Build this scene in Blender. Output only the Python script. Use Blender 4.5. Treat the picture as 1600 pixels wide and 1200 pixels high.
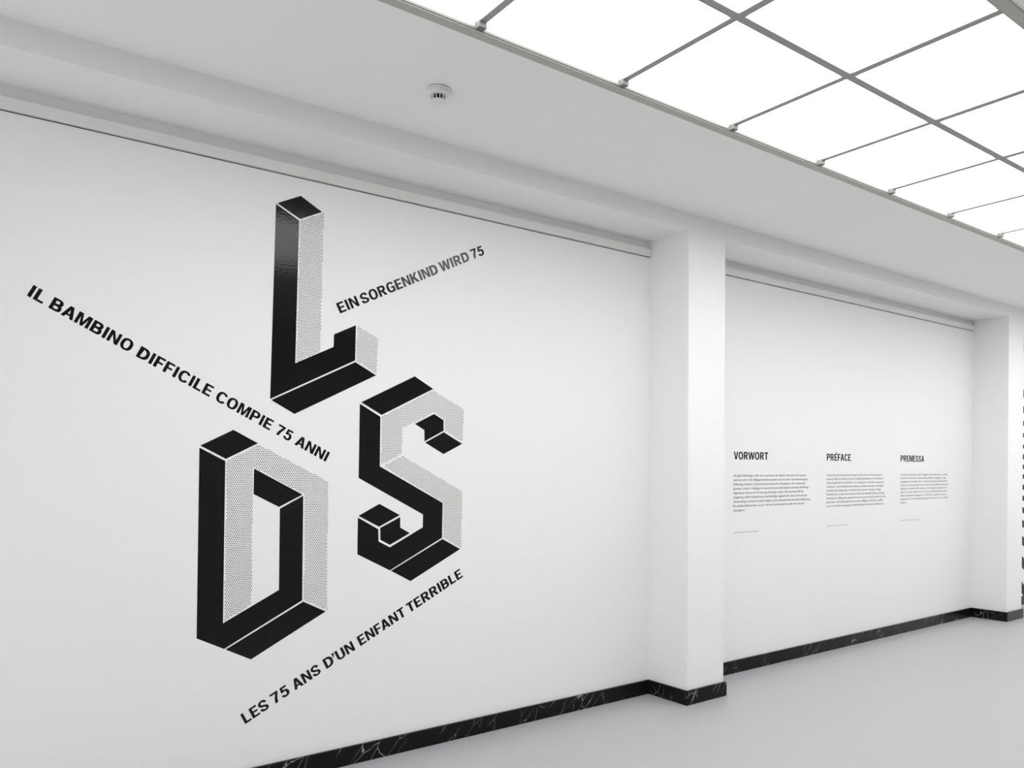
import bpy, bmesh, math, random
from mathutils import Vector, Matrix
from mathutils.geometry import tessellate_polygon

for o in list(bpy.data.objects):
    bpy.data.objects.remove(o, do_unlink=True)
SC = bpy.context.scene
COL = SC.collection

# ------------------------------------------------------------------ measured layout (metres)
# X runs along the wall to the right, Y into the wall (wall face at Y = 0), Z up
LETTER_L = {
    'top': [[-2.6032, 2.8481], [-2.4835, 2.9083], [-2.3717, 2.8494], [-2.4867, 2.7921]],
    'front': [[-2.6099, 2.8427], [-2.493, 2.7836], [-2.5142, 2.0711], [-2.3103, 2.1713], [-2.3082, 2.2355], [-2.1863, 2.2956], [-2.1908, 2.1115], [-2.6413, 1.8864]],
    'base': [[-2.6356, 1.8814], [-2.1894, 2.103], [-2.0703, 2.0423], [-2.5186, 1.8181]],
    'dot1': [[-2.4877, 2.7865], [-2.3604, 2.8477], [-2.381, 2.1387], [-2.5106, 2.0746]],
    'dot2': [[-2.1808, 2.2952], [-2.0559, 2.2408], [-2.0647, 2.0478], [-2.1846, 2.11]],
}
LETTER_S = {
    'top': [[-2.1564, 1.895], [-1.8359, 2.0538], [-1.7188, 1.9914], [-2.0373, 1.8335]],
    'front': [[-2.1641, 1.8869], [-2.0449, 1.8229], [-2.0488, 1.5583], [-1.6573, 1.3534], [-1.6614, 1.157], [-1.9892, 0.9972], [-2.1791, 1.0963], [-2.176, 1.289], [-2.0577, 1.2222], [-2.0566, 1.1571], [-1.9892, 1.1217], [-1.7855, 1.2209], [-1.7838, 1.2926], [-2.1714, 1.4971]],
    'foot': [[-2.1727, 1.298], [-2.0508, 1.3578], [-1.929, 1.2939], [-2.0532, 1.2357]],
    'foot2': [[-2.0464, 1.2286], [-1.9263, 1.2833], [-1.9263, 1.2258], [-1.8671, 1.1927], [-1.9892, 1.1352], [-2.0453, 1.1651]],
    'base': [[-1.9823, 0.9946], [-1.6584, 1.1493], [-1.5404, 1.0859], [-1.8628, 0.9286]],
    'hook': [[-1.8347, 1.7927], [-1.7126, 1.8524], [-1.6512, 1.8193], [-1.6511, 1.7598], [-1.7745, 1.6979], [-1.7754, 1.7604]],
    'hook2': [[-1.7705, 1.6913], [-1.6499, 1.7523], [-1.527, 1.6891], [-1.6511, 1.6288]],
    'dot1': [[-2.0392, 1.8242], [-1.7188, 1.9843], [-1.5149, 1.8894], [-1.5213, 1.6965], [-1.6448, 1.7589], [-1.6449, 1.8228], [-1.7126, 1.8606], [-1.9093, 1.765], [-1.9152, 1.6256], [-2.0431, 1.5658]],
    'dot2': [[-2.0318, 1.559], [-1.9133, 1.6186], [-1.5246, 1.4174], [-1.5317, 1.0887], [-1.6538, 1.1566], [-1.6522, 1.3562]],
}
LETTER_D = {
    'top': [[-2.9706, 1.6521], [-2.8185, 1.7299], [-2.7015, 1.6683], [-2.8539, 1.5912]],
    'front': [[-2.9746, 1.6425], [-2.8572, 1.5809], [-2.8701, 0.8122], [-2.5993, 0.9462], [-2.5939, 1.3477], [-2.474, 1.4093], [-2.4806, 0.8833], [-2.8654, 0.6897], [-2.9901, 0.7556]],
    'base': [[-2.8586, 0.6857], [-2.4749, 0.8762], [-2.3558, 0.8139], [-2.7383, 0.6219]],
    'inner': [[-2.7208, 1.5456], [-2.478, 1.4148], [-2.5984, 1.3564], [-2.7233, 1.4221]],
    'dot1': [[-2.8524, 1.5836], [-2.6975, 1.6637], [-2.3396, 1.4812], [-2.3478, 0.82], [-2.4729, 0.8825], [-2.4696, 1.4134], [-2.7236, 1.5527], [-2.7339, 0.8878], [-2.8656, 0.819]],
}
LINE_IT = {
    'o': [-3.6577, 2.2581],
    'u': [0.88731, -0.46118],
    'cap': 0.0535,
    'words': [('IL', 0.0, 0.0622), ('BAMBINO', 0.0867, 0.4358), ('DIFFICILE', 0.4646, 0.8199), ('COMPIE', 0.847, 1.1409), ('75', 1.1704, 1.2542), ('ANNI', 1.2819, 1.469)],
}
LINE_DE = {
    'o': [-2.2739, 2.3464],
    'u': [0.89507, 0.44593],
    'cap': 0.0545,
    'words': [('EIN', 0.0, 0.1233), ('SORGENKIND', 0.143, 0.6615), ('WIRD', 0.6804, 0.8947), ('75', 0.9171, 1.0092)],
}
LINE_FR = {
    'o': [-2.7662, 0.3129],
    'u': [0.89755, 0.44092],
    'cap': 0.0555,
    'words': [('LES', 0.0, 0.1335), ('75', 0.1576, 0.2509), ('ANS', 0.2767, 0.4326), ('D’UN', 0.4631, 0.6418), ('ENFANT', 0.6741, 0.9775), ('TERRIBLE', 0.9993, 1.3878)],
}
PANELS = [
    {'head': 'VORWORT', 'hx': (0.9099, 1.3321), 'x': 0.9065, 'ends': [1.8488, 1.8706, 1.8326, 1.8797, 1.8163, 1.8615, 1.9071, 1.8217, 1.0447], 'cx': (0.9157, 1.2142)},
    {'head': 'PRÉFACE', 'hx': (2.1465, 2.5163), 'x': 2.1457, 'ends': [3.0499, 3.0633, 3.0678, 3.0589, 3.0177, 3.0812, 3.1014, 3.0499, 3.0734], 'cx': (2.1556, 2.4653)},
    {'head': 'PREMESSA', 'hx': (3.3663, 3.8117), 'x': 3.3682, 'ends': [4.2917, 4.2594, 4.2863, 4.3039, 4.2863, 4.2863, 4.2634, 4.3134, 3.4776], 'cx': (3.3639, 3.7107)},
]
STRIPES = [[2.8975, 2.9848], [2.3651, 2.46], [2.1897, 2.2701], [2.0435, 2.102], [1.9117, 1.963], [1.7872, 1.8311], [1.6626, 1.7212], [1.5525, 1.6039], [1.4425, 1.4938], [1.3176, 1.3764], [1.1927, 1.2515], [1.0529, 1.1191], [0.891, 0.972], [0.6846, 0.7878], [0.4264, 0.5592], [0.1308, 0.2639], [0.0272, 0.0864]]
# left edge of bars X=6.1032
CAM = {'loc': [-3.97428, -3.81314, 1.54537], 'rot': [[0.805767, -0.59223, 0.001496], [0.006042, 0.010746, 0.999924], [0.592201, 0.805697, -0.012238]], 'f': 1231.732, 'py': 747.859}

WALL_X0, WALL_X1 = -6.0, 10.0        # ends of the gallery
BACK_Y = -4.8                        # wall behind the camera
PIER_1 = (0.0, 0.3715)
PIER_2 = (4.8217, 5.1802)
PIER_D = 0.344                      # how far piers and beam stand out
RAIL_Z, RAIL_H, RAIL_D = 3.0, 0.0486, 0.019
SOFFIT_Z, CEIL_Z = 3.1041, 3.2123
BASE_H, BASE_T = 0.0953, 0.0152
SKY_Y0, SKY_PY = -1.2599, 0.6639     # near edge of the glazed ceiling, pane depth
SKY_X0, SKY_PX = -1.5417, 0.748     # one cross bar and the spacing
SKY_Z = 3.2309
I0, I1 = -3, 13                      # cross bar indices
SKY_L = SKY_X0 + I0 * SKY_PX
SKY_R = SKY_X0 + I1 * SKY_PX
SKY_Y1 = SKY_Y0 - 2 * SKY_PY

# ------------------------------------------------------------------ camera, world, exposure
cam = bpy.data.cameras.new('camera')
cam_ob = bpy.data.objects.new('camera', cam)
COL.objects.link(cam_ob)
r_, u_, f_ = [Vector(v) for v in CAM['rot']]
m = Matrix((( r_.x, u_.x, -f_.x, CAM['loc'][0]), (r_.y, u_.y, -f_.y, CAM['loc'][1]),
            (r_.z, u_.z, -f_.z, CAM['loc'][2]), (0, 0, 0, 1)))
cam_ob.matrix_world = m
cam.sensor_width = 36.0
cam.sensor_fit = 'HORIZONTAL'
cam.lens = CAM['f'] / 1600.0 * 36.0
cam.shift_x = 0.0
cam.shift_y = (CAM['py'] - 600.0) / 1600.0
cam.clip_start = 0.02
SC.camera = cam_ob

world = bpy.data.worlds.new('world')
SC.world = world
world.use_nodes = True
world.node_tree.nodes['Background'].inputs[0].default_value = (1, 1, 1, 1)
world.node_tree.nodes['Background'].inputs[1].default_value = 1.7

vs = SC.view_settings
vs.view_transform = 'Standard'
vs.look = 'None'
vs.exposure = 0.31
vs.gamma = 1.0
vs.use_curve_mapping = False
GLASS_GLOW = 4.1                     # light of the glazed ceiling

# ------------------------------------------------------------------ materials
def mat(name, col, rough=0.6, spec=0.5, **kw):
    m = bpy.data.materials.new(name)
    m.use_nodes = True
    b = m.node_tree.nodes['Principled BSDF']
    b.inputs['Base Color'].default_value = (*col, 1)
    b.inputs['Roughness'].default_value = rough
    b.inputs['Specular IOR Level'].default_value = spec
    return m

def nodes(m):
    t = m.node_tree
    return t, t.nodes, t.links, t.nodes['Principled BSDF']

def add_bump(m, scale, strength, dist, detail=3.0, stretch=(1, 1, 1)):
    t, n, l, b = nodes(m)
    tc = n.new('ShaderNodeTexCoord'); mp = n.new('ShaderNodeMapping')
    mp.inputs['Scale'].default_value = stretch
    no = n.new('ShaderNodeTexNoise'); no.inputs['Scale'].default_value = scale
    no.inputs['Detail'].default_value = detail
    bp = n.new('ShaderNodeBump'); bp.inputs['Strength'].default_value = strength
    bp.inputs['Distance'].default_value = dist
    l.new(tc.outputs['Object'], mp.inputs['Vector']); l.new(mp.outputs[0], no.inputs['Vector'])
    l.new(no.outputs['Fac'], bp.inputs['Height']); l.new(bp.outputs[0], b.inputs['Normal'])
    return no

M_WALL = mat('white wall paint', (0.87, 0.87, 0.86), 0.7, 0.2)
add_bump(M_WALL, 160, 0.06, 0.002)
M_GREY = mat('grey wall paint', (0.45, 0.45, 0.45), 0.7, 0.2)
M_CEIL = mat('white ceiling paint', (0.91, 0.895, 0.875), 0.8, 0.15)
M_RAIL = mat('off white rail paint', (0.80, 0.80, 0.78), 0.5, 0.3)
M_GAP_SHADE = mat('painted gap shade', (0.05, 0.045, 0.045), 0.8, 0.1)
M_FLOOR = mat('grey blue sealed floor', (0.425, 0.428, 0.447), 0.34, 0.45)
no = add_bump(M_FLOOR, 9, 0.02, 0.01)
M_VINYL = mat('black gloss vinyl', (0.004, 0.0038, 0.0038), 0.11, 0.30)
add_bump(M_VINYL, 75, 0.07, 0.004, 3.5, (0.6, 1, 1.5))
M_BAR = mat('grey lacquered metal', (0.37, 0.36, 0.35), 0.5, 0.2)
M_FRAME = mat('beige grey frame metal', (0.46, 0.45, 0.42), 0.5, 0.3)
M_CLIP = mat('dark clip metal and gap shade', (0.18, 0.18, 0.17), 0.5, 0.3)
M_PLASTIC = mat('white detector plastic', (0.80, 0.80, 0.78), 0.4, 0.4)
M_DARK = mat('black chamber and gap shade', (0.01, 0.01, 0.01), 0.7, 0.1)
M_INK = mat('black matt lettering', (0.006, 0.006, 0.006), 0.5, 0.12)

# opal glass lit from above
M_GLASS = bpy.data.materials.new('glowing opal glass')
M_GLASS.use_nodes = True
t, n, l, b = nodes(M_GLASS)
b.inputs['Base Color'].default_value = (0.8, 0.8, 0.8, 1)
b.inputs['Roughness'].default_value = 0.4
b.inputs['Emission Color'].default_value = (1.0, 0.995, 0.985, 1)
b.inputs['Emission Strength'].default_value = GLASS_GLOW

# black marble with thin white veins
M_MARBLE = mat('black veined marble', (0.012, 0.011, 0.011), 0.2, 0.15)
t, n, l, b = nodes(M_MARBLE)
tc = n.new('ShaderNodeTexCoord')
mp = n.new('ShaderNodeMapping'); mp.inputs['Scale'].default_value = (1.0, 1.0, 0.45)
mp.inputs['Scale'].default_value = (1.0, 1.0, 0.30)
mr = n.new('ShaderNodeMapping'); mr.inputs['Rotation'].default_value = (0, -0.75, 0.1)
dn = n.new('ShaderNodeTexNoise'); dn.inputs['Scale'].default_value = 5; dn.inputs['Detail'].default_value = 5
mx = n.new('ShaderNodeMixRGB'); mx.blend_type = 'ADD'; mx.inputs[0].default_value = 0.13
vo = n.new('ShaderNodeTexVoronoi'); vo.feature = 'DISTANCE_TO_EDGE'; vo.inputs['Scale'].default_value = 14.0
cr = n.new('ShaderNodeValToRGB')
cr.color_ramp.elements[0].position = 0.0; cr.color_ramp.elements[0].color = (1, 1, 1, 1)
cr.color_ramp.elements[1].position = 0.017; cr.color_ramp.elements[1].color = (0, 0, 0, 1)
mk = n.new('ShaderNodeTexNoise'); mk.inputs['Scale'].default_value = 4.5; mk.inputs['Detail'].default_value = 2
cm = n.new('ShaderNodeValToRGB')
cm.color_ramp.elements[0].position = 0.44; cm.color_ramp.elements[1].position = 0.62
mu = n.new('ShaderNodeMath'); mu.operation = 'MULTIPLY'
mc = n.new('ShaderNodeMixRGB')
mc.inputs[1].default_value = (0.008, 0.0072, 0.0072, 1); mc.inputs[2].default_value = (0.42, 0.41, 0.40, 1)
l.new(tc.outputs['Object'], mr.inputs[0]); l.new(mr.outputs[0], mp.inputs[0]); l.new(mp.outputs[0], dn.inputs['Vector'])
l.new(mp.outputs[0], mx.inputs[1]); l.new(dn.outputs['Color'], mx.inputs[2])
l.new(mx.outputs[0], vo.inputs['Vector']); l.new(vo.outputs['Distance'], cr.inputs[0])
l.new(tc.outputs['Object'], mk.inputs['Vector']); l.new(mk.outputs['Fac'], cm.inputs[0])
l.new(cr.outputs[0], mu.inputs[0]); l.new(cm.outputs[0], mu.inputs[1])
l.new(mu.outputs[0], mc.inputs[0]); l.new(mc.outputs[0], b.inputs['Base Color'])

# ------------------------------------------------------------------ helpers
def obj(name, bm, mats, parent=None, smooth=False, bevel=0.0):
    me = bpy.data.meshes.new(name)
    bmesh.ops.recalc_face_normals(bm, faces=bm.faces[:])
    bm.to_mesh(me); bm.free()
    for mm in (mats if isinstance(mats, (list, tuple)) else [mats]):
        me.materials.append(mm)
    if smooth:
        for p in me.polygons: p.use_smooth = True
    o = bpy.data.objects.new(name, me)
    COL.objects.link(o)
    if parent is not None:
        o.parent = parent
        o.matrix_parent_inverse = Matrix.Translation(-parent.location)
    if bevel:
        md = o.modifiers.new('bevel', 'BEVEL'); md.width = bevel; md.segments = 2; md.limit_method = 'ANGLE'
    return o

def empty(name, loc, label, cat, group=None):
    o = bpy.data.objects.new(name, None)
    COL.objects.link(o); o.location = loc; o.empty_display_size = 0.1
    o['label'] = label; o['category'] = cat
    if group: o['group'] = group
    return o

def struct(name, bm, mats, label=None, bevel=0.0):
    o = obj(name, bm, mats, bevel=bevel)
    o['kind'] = 'structure'
    if label: o['label'] = label
    return o

def box(bm, x0, x1, y0, y1, z0, z1, mi=0):
    v = [bm.verts.new((x, y, z)) for x in (x0, x1) for y in (y0, y1) for z in (z0, z1)]
    for f in ((0, 1, 3, 2), (4, 6, 7, 5), (0, 4, 5, 1), (2, 3, 7, 6), (0, 2, 6, 4), (1, 5, 7, 3)):
        bm.faces.new([v[i] for i in f]).material_index = mi

def boxes(*bs):
    bm = bmesh.new()
    for b in bs: box(bm, *b)
    return bm

def plate(bm, contours, y_front, y_back=-0.00005, mi=0):
    """thin vinyl plate on the wall: contours in wall XZ, first is the outline, the rest holes"""
    cs = [[Vector((p[0], p[1], 0)) for p in c] for c in contours]
    flat = [p for c in cs for p in c]
    fv = [bm.verts.new((p.x, y_front, p.y)) for p in flat]
    bv = [bm.verts.new((p.x, y_back, p.y)) for p in flat]
    for tri in tessellate_polygon(cs):
        a, b_, c = [flat[i] for i in tri]
        area = (b_.x - a.x) * (c.y - a.y) - (b_.y - a.y) * (c.x - a.x)
        if abs(area) < 1e-12: continue
        tri = tri if area > 0 else tri[::-1]
        try:
            bm.faces.new([fv[i] for i in tri]).material_index = mi
        except ValueError:
            pass
    k = 0
    for c in cs:
        nn = len(c)
        for i in range(nn):
            j = (i + 1) % nn
            try:
                bm.faces.new((fv[k + i], fv[k + j], bv[k + j], bv[k + i])).material_index = mi
            except ValueError:
                pass
        k += nn

# ------------------------------------------------------------------ the room
Y_IN = 0.25
GAP = 0.006
# wall panels of the three bays (stop a joint's width below the rail), dark strip painting the open gap's shade, wall above
bm = bmesh.new()
for x0, x1 in ((WALL_X0, 0.05), (0.3, 4.9), (5.1, WALL_X1)):
    box(bm, x0, x1, 0, 0.05, 0, RAIL_Z - GAP)
box(bm, WALL_X0, WALL_X1, 0.05, Y_IN, 0, SOFFIT_Z + 0.3)
for x0, x1 in ((WALL_X0, 0.05), (0.3, 4.9), (5.1, WALL_X1)):
    box(bm, x0, x1, 0.012, 0.05, RAIL_Z + 0.01, SOFFIT_Z + 0.1)
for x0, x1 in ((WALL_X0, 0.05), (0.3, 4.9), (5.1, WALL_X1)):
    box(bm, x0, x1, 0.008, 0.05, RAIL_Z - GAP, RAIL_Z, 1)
struct('wall_front', bm, [M_WALL, M_GAP_SHADE], 'white gallery wall carrying the black graphics')

for (x0, x1), lab in ((PIER_1, 'nearest white wall pillar'), (PIER_2, 'far white wall pillar at right edge')):
    bm = boxes((x0, x1, -PIER_D, 0.1, 0, SOFFIT_Z))
    ed = [e for e in bm.edges if abs(e.verts[0].co.z - e.verts[1].co.z) > 1 and e.verts[0].co.y < 0]
    bmesh.ops.bevel(bm, geom=ed, offset=0.003, segments=2, affect='EDGES')
    struct('pillar', bm, M_WALL, lab)
bm = boxes((WALL_X0, WALL_X1, -PIER_D, 0.12, SOFFIT_Z, CEIL_Z + 0.1))
struct('ceiling_beam', bm, M_WALL, 'white beam along the top of the wall')

bm = boxes((WALL_X0, WALL_X1, BACK_Y - 0.2, Y_IN, -0.15, 0))
struct('floor', bm, M_FLOOR, 'smooth grey floor')
CT = CEIL_Z + 0.3
bm = boxes((WALL_X0, WALL_X1, SKY_Y0, 0.0, CEIL_Z, CT), (WALL_X0, WALL_X1, BACK_Y - 0.2, SKY_Y1, CEIL_Z, CT),
           (WALL_X0, SKY_L, SKY_Y1, SKY_Y0, CEIL_Z, CT), (SKY_R, WALL_X1, SKY_Y1, SKY_Y0, CEIL_Z, CT))
struct('ceiling', bm, M_CEIL, 'plain white ceiling around the glazed strip')
# unseen walls shaped for the light: ends cut open to world fill, back greyed
struct('wall_left', boxes((WALL_X0 - 0.2, WALL_X0, BACK_Y - 0.2, Y_IN, 1.7, CT)), M_WALL)
struct('wall_back', boxes((WALL_X0 - 0.2, WALL_X1, BACK_Y - 0.2, BACK_Y, 0, CT)), M_GREY)
struct('wall_right', boxes((WALL_X1, WALL_X1 + 0.2, BACK_Y - 0.2, Y_IN, 2.6, CT)), M_WALL)

# picture rails, one per bay
k = 1
for x0, x1, lab in ((WALL_X0, -0.006, 'white rail above the large letters'), (PIER_1[1], PIER_2[0] - 0.006, 'white rail above the small texts'),
                    (PIER_2[1], WALL_X1, 'white rail in the far bay')):
    bm = boxes((x0, x1, -RAIL_D, 0.05, RAIL_Z, RAIL_Z + RAIL_H))
    struct('trim_%d' % k, bm, M_RAIL, lab, bevel=0.0015)
    k += 1

# marble baseboard following wall and pillars
pts = [(WALL_X0, 0), (PIER_1[0], 0), (PIER_1[0], -PIER_D), (PIER_1[1], -PIER_D), (PIER_1[1], 0),
       (PIER_2[0], 0), (PIER_2[0], -PIER_D), (PIER_2[1], -PIER_D), (PIER_2[1], 0), (WALL_X1, 0)]
T = BASE_T
off = [(WALL_X0, -T), (PIER_1[0] - T, -T), (PIER_1[0] - T, -PIER_D - T), (PIER_1[1] + T, -PIER_D - T), (PIER_1[1] + T, -T),
       (PIER_2[0] - T, -T), (PIER_2[0] - T, -PIER_D - T), (PIER_2[1] + T, -PIER_D - T), (PIER_2[1] + T, -T), (WALL_X1, -T)]
bm = bmesh.new()
rows = []
for (px, py), (qx, qy) in zip(pts, off):
    rows.append([bm.verts.new(p) for p in ((qx, qy, 0), (qx, qy, BASE_H), (px, py + 0.001, BASE_H), (px, py + 0.001, 0))])
for a, c in zip(rows[:-1], rows[1:]):
    for i in range(4):
        j = (i + 1) % 4
        bm.faces.new((a[i], c[i], c[j], a[j]))
bm.faces.new(rows[0]); bm.faces.new(rows[-1])
struct('baseboard_front', bm, M_MARBLE, 'black marble baseboard with white veins', bevel=0.001)

# ------------------------------------------------------------------ glazed ceiling
sky = empty('skylight', (0.5 * (SKY_L + SKY_R), 0.5 * (SKY_Y0 + SKY_Y1), CEIL_Z),
            'long glazed ceiling strip of glowing white panels in a grey metal grid', 'skylight')
fw = 0.045                           # width of the edge frame
IX0, IX1, IY0, IY1 = SKY_L + fw, SKY_R - fw, SKY_Y0 - fw, SKY_Y1 + fw
bm = bmesh.new()
for a in ((SKY_L, SKY_R, IY0, SKY_Y0), (SKY_L, SKY_R, SKY_Y1, IY1), (SKY_L, IX0, IY1, IY0), (IX1, SKY_R, IY1, IY0)):
    box(bm, *a, CEIL_Z - 0.006, CEIL_Z + 0.006)
obj('edge_frame', bm, M_FRAME, sky)
for a in ((IX0, IX1, IY0 - 0.005, IY0), (IX0, IX1, IY1, IY1 + 0.005)):
    obj('gap_shade_strip', boxes((*a, CEIL_Z - 0.002, CEIL_Z + 0.006)), M_CLIP, sky)  # dark strip painting the shade in the gap beside the frame
bm = bmesh.new()
e = 0.006
for a in ((IX0, IX1, IY0, IY0 + e), (IX0, IX1, IY1 - e, IY1), (IX0 - e, IX0, IY1, IY0), (IX1, IX1 + e, IY1, IY0)):
    box(bm, *a, CEIL_Z + 0.006, SKY_Z + 0.05)
obj('upstand', bm, M_FRAME, sky)
MID = SKY_Y0 - SKY_PY
obj('long_bar', boxes((IX0, IX1, MID - 0.017, MID + 0.017, SKY_Z, SKY_Z + 0.013)), M_BAR, sky)
for i in range(I0 + 1, I1):
    x = SKY_X0 + i * SKY_PX
    obj('cross_bar', boxes((x - 0.0155, x + 0.0155, MID + 0.017, IY0, SKY_Z + 0.002, SKY_Z + 0.013)), M_BAR, sky)
    obj('cross_bar', boxes((x - 0.018, x + 0.018, IY1, MID - 0.017, SKY_Z, SKY_Z + 0.013)), M_BAR, sky)
    obj('clip', boxes((x - 0.018, x + 0.016, IY0 - 0.030, IY0 + 0.002, CEIL_Z - 0.001, SKY_Z + 0.004)), M_CLIP, sky)
for i in range(I0, I1):
    for j in range(2):
        x0 = IX0 if i == I0 else SKY_X0 + i * SKY_PX + 0.002
        x1 = IX1 if i == I1 - 1 else SKY_X0 + (i + 1) * SKY_PX - 0.002
        y1, y0 = (MID + 0.002, IY0) if j == 0 else (IY1, MID - 0.002)
        obj('glass_panel', boxes((x0, x1, y1, y0, SKY_Z + 0.013, SKY_Z + 0.023)), M_GLASS, sky)

# ------------------------------------------------------------------ smoke detector
def lathe(bm, prof, cx, cy, seg=48, mi=0):
    rings = []
    for r, z in prof:
        rings.append([bm.verts.new((cx + r * math.cos(2 * math.pi * s / seg), cy + r * math.sin(2 * math.pi * s / seg), z)) for s in range(seg)])
    for a, c in zip(rings[:-1], rings[1:]):
        for s in range(seg):
            bm.faces.new((a[s], a[(s + 1) % seg], c[(s + 1) % seg], c[s])).material_index = mi
    bm.faces.new(rings[0][::-1]); bm.faces.new(rings[-1])

DX, DY, Z = -2.1726, -0.8115, CEIL_Z
det = empty('smoke_detector', (DX, DY, Z), 'small round white smoke detector with black vents on the ceiling', 'smoke detector')
bm = bmesh.new()
lathe(bm, [(0.049, Z), (0.049, Z - 0.002)], DX, DY)
obj('gap_shade_disc', bm, M_DARK, det)  # black disc painting the contact shade between base plate and ceiling
bm = bmesh.new()
lathe(bm, [(0.052, Z - 0.002), (0.054, Z - 0.003), (0.054, Z - 0.0085), (0.052, Z - 0.0105), (0.047, Z - 0.0108)], DX, DY)
obj('base_plate', bm, M_PLASTIC, det, True)
bm = bmesh.new()
lathe(bm, [(0.0475, Z - 0.0106), (0.0485, Z - 0.0125), (0.0475, Z - 0.018), (0.043, Z - 0.0255), (0.0385, Z - 0.0285), (0.031, Z - 0.029)], DX, DY)
obj('housing', bm, M_PLASTIC, det, True)
bm = bmesh.new()
lathe(bm, [(0.0265, Z - 0.029), (0.0265, Z - 0.050)], DX, DY, 32)
obj('sensing_chamber', bm, M_DARK, det)
bm = bmesh.new()
lathe(bm, [(0.030, Z - 0.0485), (0.0330, Z - 0.0492), (0.0335, Z - 0.0520), (0.0305, Z - 0.0550), (0.018, Z - 0.0568), (0.004, Z - 0.0572)], DX, DY)
obj('cap', bm, M_PLASTIC, det, True)
for s in range(12):
    a = 2 * math.pi * (s + 0.5) / 12 - 1.11
    bm = bmesh.new()
    box(bm, 0.0255, 0.0315, -0.0018, 0.0018, Z - 0.050, Z - 0.0285)
    bmesh.ops.rotate(bm, verts=bm.verts, cent=(0, 0, 0), matrix=Matrix.Rotation(a, 3, 'Z'))
    bmesh.ops.translate(bm, verts=bm.verts, vec=(DX, DY, 0))
    obj('rib', bm, M_PLASTIC, det)

# ------------------------------------------------------------------ block letters L, S, D
VY = -0.0006
PITCH, ROW, DOT_R = 0.01, 0.0088, 0.00265

def inside(p, poly):
    c = False
    for i in range(len(poly)):
        (x0, y0), (x1, y1) = poly[i - 1], poly[i]
        if (y0 > p[1]) != (y1 > p[1]) and p[0] < (x1 - x0) * (p[1] - y0) / (y1 - y0) + x0: c = not c
    return c

def edge_dist(p, poly):
    d = 9
    for i in range(len(poly)):
        a, b_ = Vector(poly[i - 1]), Vector(poly[i]); q = Vector(p)
        tt = max(0, min(1, (q - a).dot(b_ - a) / max(1e-12, (b_ - a).length_squared)))
        d = min(d, (q - a - tt * (b_ - a)).length)
    return d

def dotted(poly, parent):
    bm = bmesh.new()
    plate(bm, [poly], VY * 0.5, mi=0)
    xs = [p[0] for p in poly]; zs = [p[1] for p in poly]
    for r in range(int(min(zs) / ROW) - 1, int(max(zs) / ROW) + 2):
        for c in range(int(min(xs) / PITCH) - 2, int(max(xs) / PITCH) + 2):
            p = ((c + 0.5 * (r % 2)) * PITCH, r * ROW)
            if inside(p, poly) and edge_dist(p, poly) > DOT_R * 0.8:
                f = bm.faces.new([bm.verts.new((p[0] + DOT_R * math.cos(k * math.pi / 5), VY * 1.3, p[1] + DOT_R * math.sin(k * math.pi / 5))) for k in range(10)])
                f.material_index = 1
    bm.normal_update()
    for f in bm.faces:
        if f.normal.y > 0.5: f.normal_flip()
    me = bpy.data.meshes.new('dotted_face'); bm.to_mesh(me); bm.free()
    me.materials.append(M_WALL); me.materials.append(M_VINYL)
    o = bpy.data.objects.new('dotted_face', me); COL.objects.link(o)
    o.parent = parent; o.matrix_parent_inverse = Matrix.Translation(-parent.location)
    o['label'] = 'white face covered with small black dots'
    return o

NAMES = {'top': 'top_face', 'front': 'front_face', 'base': 'bottom_face', 'foot': 'top_face', 'foot2': 'inner_face',
         'hook': 'inner_face', 'hook2': 'bottom_face', 'inner': 'inner_face'}
def block_letter(data, label):
    xs = [p[0] for q in data.values() for p in q]; zs = [p[1] for q in data.values() for p in q]
    root = empty('block_letter', (0.5 * (min(xs) + max(xs)), 0, min(zs)), label, 'wall letter', 'block letters on the wall')
    for k, poly in data.items():
        if k.startswith('dot'):
            dotted(poly, root)
        else:
            bm = bmesh.new(); plate(bm, [poly], VY)
            o = obj(NAMES[k], bm, M_VINYL, root)
    return root
block_letter(LETTER_L, 'tall black isometric block letter L, topmost of the three big letters')
block_letter(LETTER_S, 'black isometric block letter S with curling ends on the white wall')
block_letter(LETTER_D, 'black isometric block letter D, lowest and leftmost of the big letters')

# ------------------------------------------------------------------ bold grotesque capitals drawn as outlines
TV, TH = 0.205, 0.172                # stem and bar thickness (cap height = 1)

def stroke(path, closed=False, tv=TV, th=TH):
    n = len(path); lft = []; rgt = []
    for i in range(n):
        if closed:
            a, c = path[i - 1], path[(i + 1) % n]
        else:
            a, c = path[max(0, i - 1)], path[min(n - 1, i + 1)]
        d = Vector((c[0] - a[0], c[1] - a[1])).normalized()
        nx, ny = -d.y * tv / 2, d.x * th / 2
        lft.append((path[i][0] + nx, path[i][1] + ny)); rgt.append((path[i][0] - nx, path[i][1] - ny))
    if closed:
        return [rgt, lft]
    return [lft + rgt[::-1]]

def arc(cx, cy, rx, ry, a0, a1, n=20, p=2.35):
    out = []
    for i in range(n + 1):
        a = math.radians(a0 + (a1 - a0) * i / n)
        c, s = math.cos(a), math.sin(a)
        out.append((cx + rx * math.copysign(abs(c) ** (2 / p), c), cy + ry * math.copysign(abs(s) ** (2 / p), s)))
    return out

def smooth_path(pts, n=6):
    out = []
    for i in range(len(pts) - 1):
        p0 = Vector(pts[max(0, i - 1)]); p1 = Vector(pts[i]); p2 = Vector(pts[i + 1]); p3 = Vector(pts[min(len(pts) - 1, i + 2)])
        for k in range(n):
            s = k / n
            v = 0.5 * ((2 * p1) + (p2 - p0) * s + (2 * p0 - 5 * p1 + 4 * p2 - p3) * s * s + (3 * p1 - p0 - 3 * p2 + p3) * s ** 3)
            out.append((v.x, v.y))
    out.append(tuple(pts[-1]))
    return out

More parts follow.
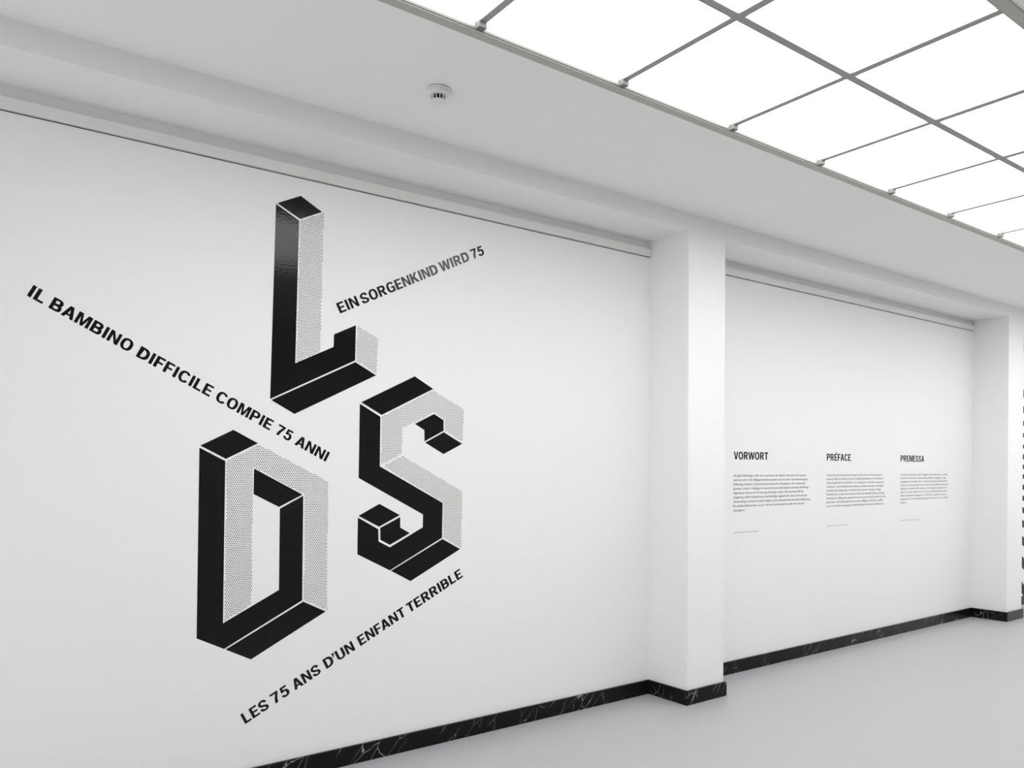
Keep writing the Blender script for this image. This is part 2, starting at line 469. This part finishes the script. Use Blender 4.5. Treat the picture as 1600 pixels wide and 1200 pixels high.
def R(x0, x1, y0, y1):
    return [[(x0, y0), (x1, y0), (x1, y1), (x0, y1)]]

def bowl(w, y0, y1, t=TV):
    """P/R/B/D bowl attached to a stem at x = 0: outline with a counter"""
    ro = min((y1 - y0) / 2, w * 0.62)
    o = [(0.02, y0)] + arc(w - ro, y0 + ro, ro, ro, 270, 360, 10) + arc(w - ro, y1 - ro, ro, ro, 0, 90, 10) + [(0.02, y1)]
    iy0, iy1, iw = y0 + TH, y1 - TH, w - t
    ri = min((iy1 - iy0) / 2, max(0.03, ro - 0.13))
    h = [(TV, iy0)] + arc(iw - ri, iy0 + ri, ri, ri, 270, 360, 8) + arc(iw - ri, iy1 - ri, ri, ri, 0, 90, 8) + [(TV, iy1)]
    return [o, h]

S_PATH = smooth_path([(0.09, 0.30), (0.115, 0.185), (0.21, 0.095), (0.355, 0.075), (0.49, 0.115), (0.555, 0.215), (0.53, 0.335),
                      (0.42, 0.42), (0.24, 0.505), (0.125, 0.60), (0.10, 0.73), (0.165, 0.85), (0.31, 0.925), (0.445, 0.895), (0.525, 0.805), (0.545, 0.70)])
GL = {
 'I': (TV + 0.02, [R(0.01, TV + 0.01, 0, 1)]),
 'L': (0.54, [[[(0, 0), (0.54, 0), (0.54, TH), (TV, TH), (TV, 1), (0, 1)]]]),
 'E': (0.58, [[[(0, 0), (0.58, 0), (0.58, TH), (TV, TH), (TV, 0.425), (0.53, 0.425), (0.53, 0.585), (TV, 0.585), (TV, 1 - TH), (0.57, 1 - TH), (0.57, 1), (0, 1)]]]),
 'F': (0.55, [[[(0, 0), (TV, 0), (TV, 0.40), (0.50, 0.40), (0.50, 0.565), (TV, 0.565), (TV, 1 - TH), (0.55, 1 - TH), (0.55, 1), (0, 1)]]]),
 'T': (0.60, [[[(0.3 - TV / 2, 0), (0.3 + TV / 2, 0), (0.3 + TV / 2, 1 - TH), (0.60, 1 - TH), (0.60, 1), (0, 1), (0, 1 - TH), (0.3 - TV / 2, 1 - TH)]]]),
 'N': (0.70, [[[(0, 0), (0.19, 0), (0.19, 0.66), (0.49, 0), (0.70, 0), (0.70, 1), (0.51, 1), (0.51, 0.36), (0.21, 1), (0, 1)]]]),
 'M': (0.86, [[[(0, 0), (0.19, 0), (0.19, 0.68), (0.355, 0), (0.505, 0), (0.67, 0.68), (0.67, 0), (0.86, 0), (0.86, 1), (0.59, 1), (0.43, 0.34), (0.27, 1), (0, 1)]]]),
 'A': (0.74, [[[(0, 0), (0.205, 0), (0.262, 0.205), (0.478, 0.205), (0.535, 0), (0.74, 0), (0.485, 1), (0.255, 1)], [(0.302, 0.36), (0.438, 0.36), (0.37, 0.70)]]]),
 'V': (0.72, [[[(0.255, 0), (0.465, 0), (0.72, 1), (0.505, 1), (0.36, 0.27), (0.215, 1), (0, 1)]]]),
 'W': (1.04, [[[(0.185, 0), (0.395, 0), (0.52, 0.62), (0.645, 0), (0.855, 0), (1.04, 1), (0.84, 1), (0.745, 0.36), (0.615, 1), (0.425, 1), (0.295, 0.36), (0.20, 1), (0, 1)]]]),
 'K': (0.70, [[[(0, 0), (TV, 0), (TV, 0.30), (0.275, 0.39), (0.465, 0), (0.70, 0), (0.415, 0.55), (0.685, 1), (0.455, 1), (TV, 0.575), (TV, 1), (0, 1)]]]),
 'O': (0.74, [stroke(arc(0.37, 0.5, 0.37 - TV / 2, 0.515 - TH / 2, 0, 354, 59), True)]),
 'C': (0.69, [stroke(arc(0.37, 0.5, 0.37 - TV / 2, 0.515 - TH / 2, 33, 327, 40))]),
 'G': (0.71, [stroke(arc(0.37, 0.5, 0.37 - TV / 2, 0.515 - TH / 2, 35, 318, 40)), R(0.40, 0.71, 0.385, 0.545), R(0.535, 0.71, 0.04, 0.545)]),
 'S': (0.66, [stroke(S_PATH)]),
 'U': (0.69, [stroke([(TV / 2, 1), (TV / 2, 0.6)] + arc(0.345, 0.33, 0.345 - TV / 2, 0.345 - TH / 2, 180, 360, 24) + [(0.69 - TV / 2, 0.6), (0.69 - TV / 2, 1)])]),
 'D': (0.70, [R(0, TV, 0, 1), bowl(0.70, 0, 1)]),
 'P': (0.65, [R(0, TV, 0, 1), bowl(0.65, 0.375, 1)]),
 'B': (0.67, [R(0, TV, 0, 1), bowl(0.67, 0, 0.58), bowl(0.635, 0.58 - TH + 0.02, 1)]),
 'R': (0.69, [R(0, TV, 0, 1), bowl(0.65, 0.40, 1), [[(0.27, 0.44), (0.455, 0), (0.69, 0), (0.47, 0.47)]]]),
 '7': (0.58, [[[(0.11, 0), (0.325, 0), (0.375, 0.32), (0.58, 0.86), (0.58, 1), (0, 1), (0, 1 - TH), (0.375, 1 - TH), (0.175, 0.36)]]]),
 '5': (0.60, [[[(0.05, 0.47), (0.235, 0.50), (0.25, 1 - TH), (0.555, 1 - TH), (0.555, 1), (0.095, 1)]],
              stroke(smooth_path([(0.13, 0.52), (0.21, 0.58), (0.32, 0.60), (0.44, 0.54), (0.495, 0.40), (0.495, 0.26), (0.435, 0.13), (0.31, 0.07), (0.18, 0.10), (0.105, 0.19), (0.09, 0.26)]))]),
 '\u2019': (0.20, [[[(0.0, 0.58), (0.075, 0.58), (0.20, 0.86), (0.20, 1.0), (0.005, 1.0), (0.005, 0.82), (0.075, 0.82)]]]),
}
GL['\u00c9'] = (GL['E'][0], GL['E'][1] + [[[(0.21, 1.06), (0.34, 1.06), (0.49, 1.24), (0.27, 1.24)]]])
GAPS = 0.105                         # space between letters
KERN = {('T', 'E'): -0.02, ('A', 'N'): -0.03, ('F', 'A'): -0.07, ('B', 'A'): -0.03, ('A', 'M'): -0.03, ('D', '\u2019'): -0.05, ('\u2019', 'U'): -0.03,
        ('V', 'O'): -0.06, ('R', 'T'): -0.03, ('A', 'C'): -0.04, ('S', 'A'): -0.05, ('W', 'I'): -0.03, ('R', 'W'): -0.05, ('W', 'O'): -0.05, ('7', '5'): -0.01}

def set_word(text, o, u, s0, s1, cap, mtl, parent, part='letter', join=False):
    """letters of one word between distances s0 and s1 along the base line"""
    v = (-u[1], u[0])
    pos = []; x = 0
    for i, ch in enumerate(text):
        if i: x += GAPS + KERN.get((text[i - 1], ch), 0)
        pos.append(x); x += GL[ch][0]
    sx = (s1 - s0) / x
    jm = bmesh.new() if join else None
    for ch, px in zip(text, pos):
        bm = jm or bmesh.new()
        for k, shape in enumerate(GL[ch][1]):
            cs = [[(o[0] + u[0] * (s0 + (px + gx) * sx) + v[0] * gy * cap, o[1] + u[1] * (s0 + (px + gx) * sx) + v[1] * gy * cap) for gx, gy in c] for c in shape]
            plate(bm, cs, VY * (1 + 0.05 * k))
        if not join: obj(part, bm, mtl, parent)
    if join: return obj(part, jm, mtl, parent)

def text_line(d, label):
    e_ = d['words'][-1][2] / 2
    root = empty('wall_lettering', (d['o'][0] + d['u'][0] * e_, 0, d['o'][1] + d['u'][1] * e_), label, 'lettering', 'slanting lines of lettering')
    for word, s0, s1 in d['words']:
        set_word(word, d['o'], d['u'], s0, s1, d['cap'], M_VINYL, root)
text_line(LINE_IT, 'black capitals IL BAMBINO DIFFICILE COMPIE 75 ANNI slanting down left of the letter L')
text_line(LINE_DE, 'black capitals EIN SORGENKIND WIRD 75 slanting up right of the letter L')
text_line(LINE_FR, 'black capitals LES 75 ANS D\u2019UN ENFANT TERRIBLE slanting up below the letters D and S')

# ------------------------------------------------------------------ three introduction texts
DE = ['\u00abEs gibt Erfahrungen, \u00fcber die zu sprechen die meisten Menschen sich scheuen,',
      'weil sie nicht in die Alltagswirklichkeit passen und sich einer verstandesm\u00e4ssigen',
      'Erkl\u00e4rung entziehen. Damit sind nicht besondere Ereignisse in der Aussenwelt',
      'gemeint, sondern Vorg\u00e4nge in unserem Inneren, die meistens als blosse Einbildung',
      'abgewertet und aus der Erinnerung verdr\u00e4ngt werden. Das vertraute Bild der',
      'Umgebung erf\u00e4hrt pl\u00f6tzlich eine merkw\u00fcrdige, begl\u00fcckende oder erschreckende',
      'Verwandlung, erscheint in einem anderen Licht, bekommt eine besondere Bedeutung.',
      'Ein solches Erlebnis kann uns nur wie ein Hauch ber\u00fchren oder aber sich tief',
      'einpr\u00e4gen.\u00bb']
FR = ['\u00abIl est des exp\u00e9riences dont la plupart des hommes n\u2019osent pas parler,',
      'parce qu\u2019elles ne cadrent pas avec la r\u00e9alit\u00e9 quotidienne et se d\u00e9robent \u00e0',
      'toute explication rationnelle. Il ne s\u2019agit pas ici de faits survenus \u00e0',
      'l\u2019ext\u00e9rieur, mais de ph\u00e9nom\u00e8nes int\u00e9rieurs, souvent tenus pour de simples',
      'produits de l\u2019imagination et chass\u00e9s du souvenir. Soudain, l\u2019image',
      'famili\u00e8re de ce qui nous entoure subit une transformation \u00e9trange,',
      'heureuse ou effrayante, appara\u00eet sous une autre lumi\u00e8re, prend un sens',
      'particulier. Une telle exp\u00e9rience peut nous effleurer comme un souffle',
      'ou au contraire se graver profond\u00e9ment dans notre m\u00e9moire.\u00bb']
IT = ['\u00abCi sono esperienze di cui la maggior parte della gente non parla,',
      'perch\u00e9 non rientrano nella realt\u00e0 quotidiana e sfuggono a ogni',
      'spiegazione razionale. Non si tratta di avvenimenti del mondo',
      'esterno, ma di processi interiori, per lo pi\u00f9 svalutati come pura',
      'fantasia e scacciati dalla memoria. L\u2019immagine consueta di ci\u00f2',
      'che ci circonda subisce d\u2019un tratto una trasformazione strana,',
      'felice o spaventosa, appare in un\u2019altra luce, acquista un senso',
      'particolare. Una tale esperienza pu\u00f2 sfiorarci come un soffio o',
      'segnarci.\u00bb']
CREDIT = ['Albert Hofmann, LSD \u2013 Mein Sorgenkind', 'Albert Hofmann, LSD \u2013 Mein Sorgenkind', 'Albert Hofmann, LSD \u2013 Mein Sorgenkind']

def small_text(name, text, x0, x1, z, cap, parent):
    """one line of small lettering, set between x0 and x1, as a flat mesh on the wall"""
    cu = bpy.data.curves.new(name, 'FONT')
    cu.body = text; cu.size = 1.0; cu.resolution_u = 3; cu.fill_mode = 'FRONT'; cu.offset = 0.0
    ob = bpy.data.objects.new(name, cu); COL.objects.link(ob)
    dg = bpy.context.evaluated_depsgraph_get(); dg.update()
    me = bpy.data.meshes.new_from_object(ob.evaluated_get(dg))
    bpy.data.objects.remove(ob); bpy.data.curves.remove(cu)
    xs = [v.co.x for v in me.vertices]
    a, b_ = min(xs), max(xs)
    sx = (x1 - x0) / (b_ - a); sz = cap / 0.70
    for v in me.vertices:
        v.co = (x0 + (v.co.x - a) * sx, -0.0006, z + v.co.y * sz)
    for p in me.polygons:
        if p.normal.y > 0: p.flip()
    me.name = name
    me.materials.clear(); me.materials.append(M_INK)
    o = bpy.data.objects.new(name, me); COL.objects.link(o)
    o.parent = parent; o.matrix_parent_inverse = Matrix.Translation(-parent.location)
    return o

LAB = ['small black wall text headed VORWORT, nearest the pillar', 'small black wall text headed PR\u00c9FACE, between the other two texts',
       'small black wall text headed PREMESSA, farthest along the wall']
for d, lines, cred, lab in zip(PANELS, (DE, FR, IT), CREDIT, LAB):
    root = empty('wall_text', (d['x'] + 0.45, 0, 1.06), lab, 'wall text', 'introduction texts on the wall')
    h = set_word(d['head'], (d['hx'][0], 1.6205), (1, 0), 0, d['hx'][1] - d['hx'][0], 0.0590, M_INK, root, 'heading', True)
    for i, (tx, xe) in enumerate(zip(lines, d['ends'])):
        small_text('text_line', tx, d['x'], xe, 1.4900 - 0.0330 * i, 0.0172, root)
    small_text('credit_line', cred, d['cx'][0], d['cx'][1], 1.0610, 0.0085, root)

# ------------------------------------------------------------------ striped graphic in the far bay
mural = empty('wall_mural', (6.6, 0, 0.1), 'tall graphic of black stripes in the bay past the far pillar', 'mural')
mid = 1.5
for a, b_ in STRIPES:
    a = max(a, BASE_H + 0.004)
    if b_ - a < 0.01: continue
    c = 0.5 * (a + b_); sh = 0.25 * (c - mid)
    bm = bmesh.new()
    plate(bm, [[(6.09, a), (6.45, a + sh * 0.8), (6.85, a + sh * 0.2), (6.85, b_ + sh * 0.2 ), (6.45, b_ + sh * 0.8), (6.09, b_)]], VY)
    obj('stripe', bm, M_INK, mural)
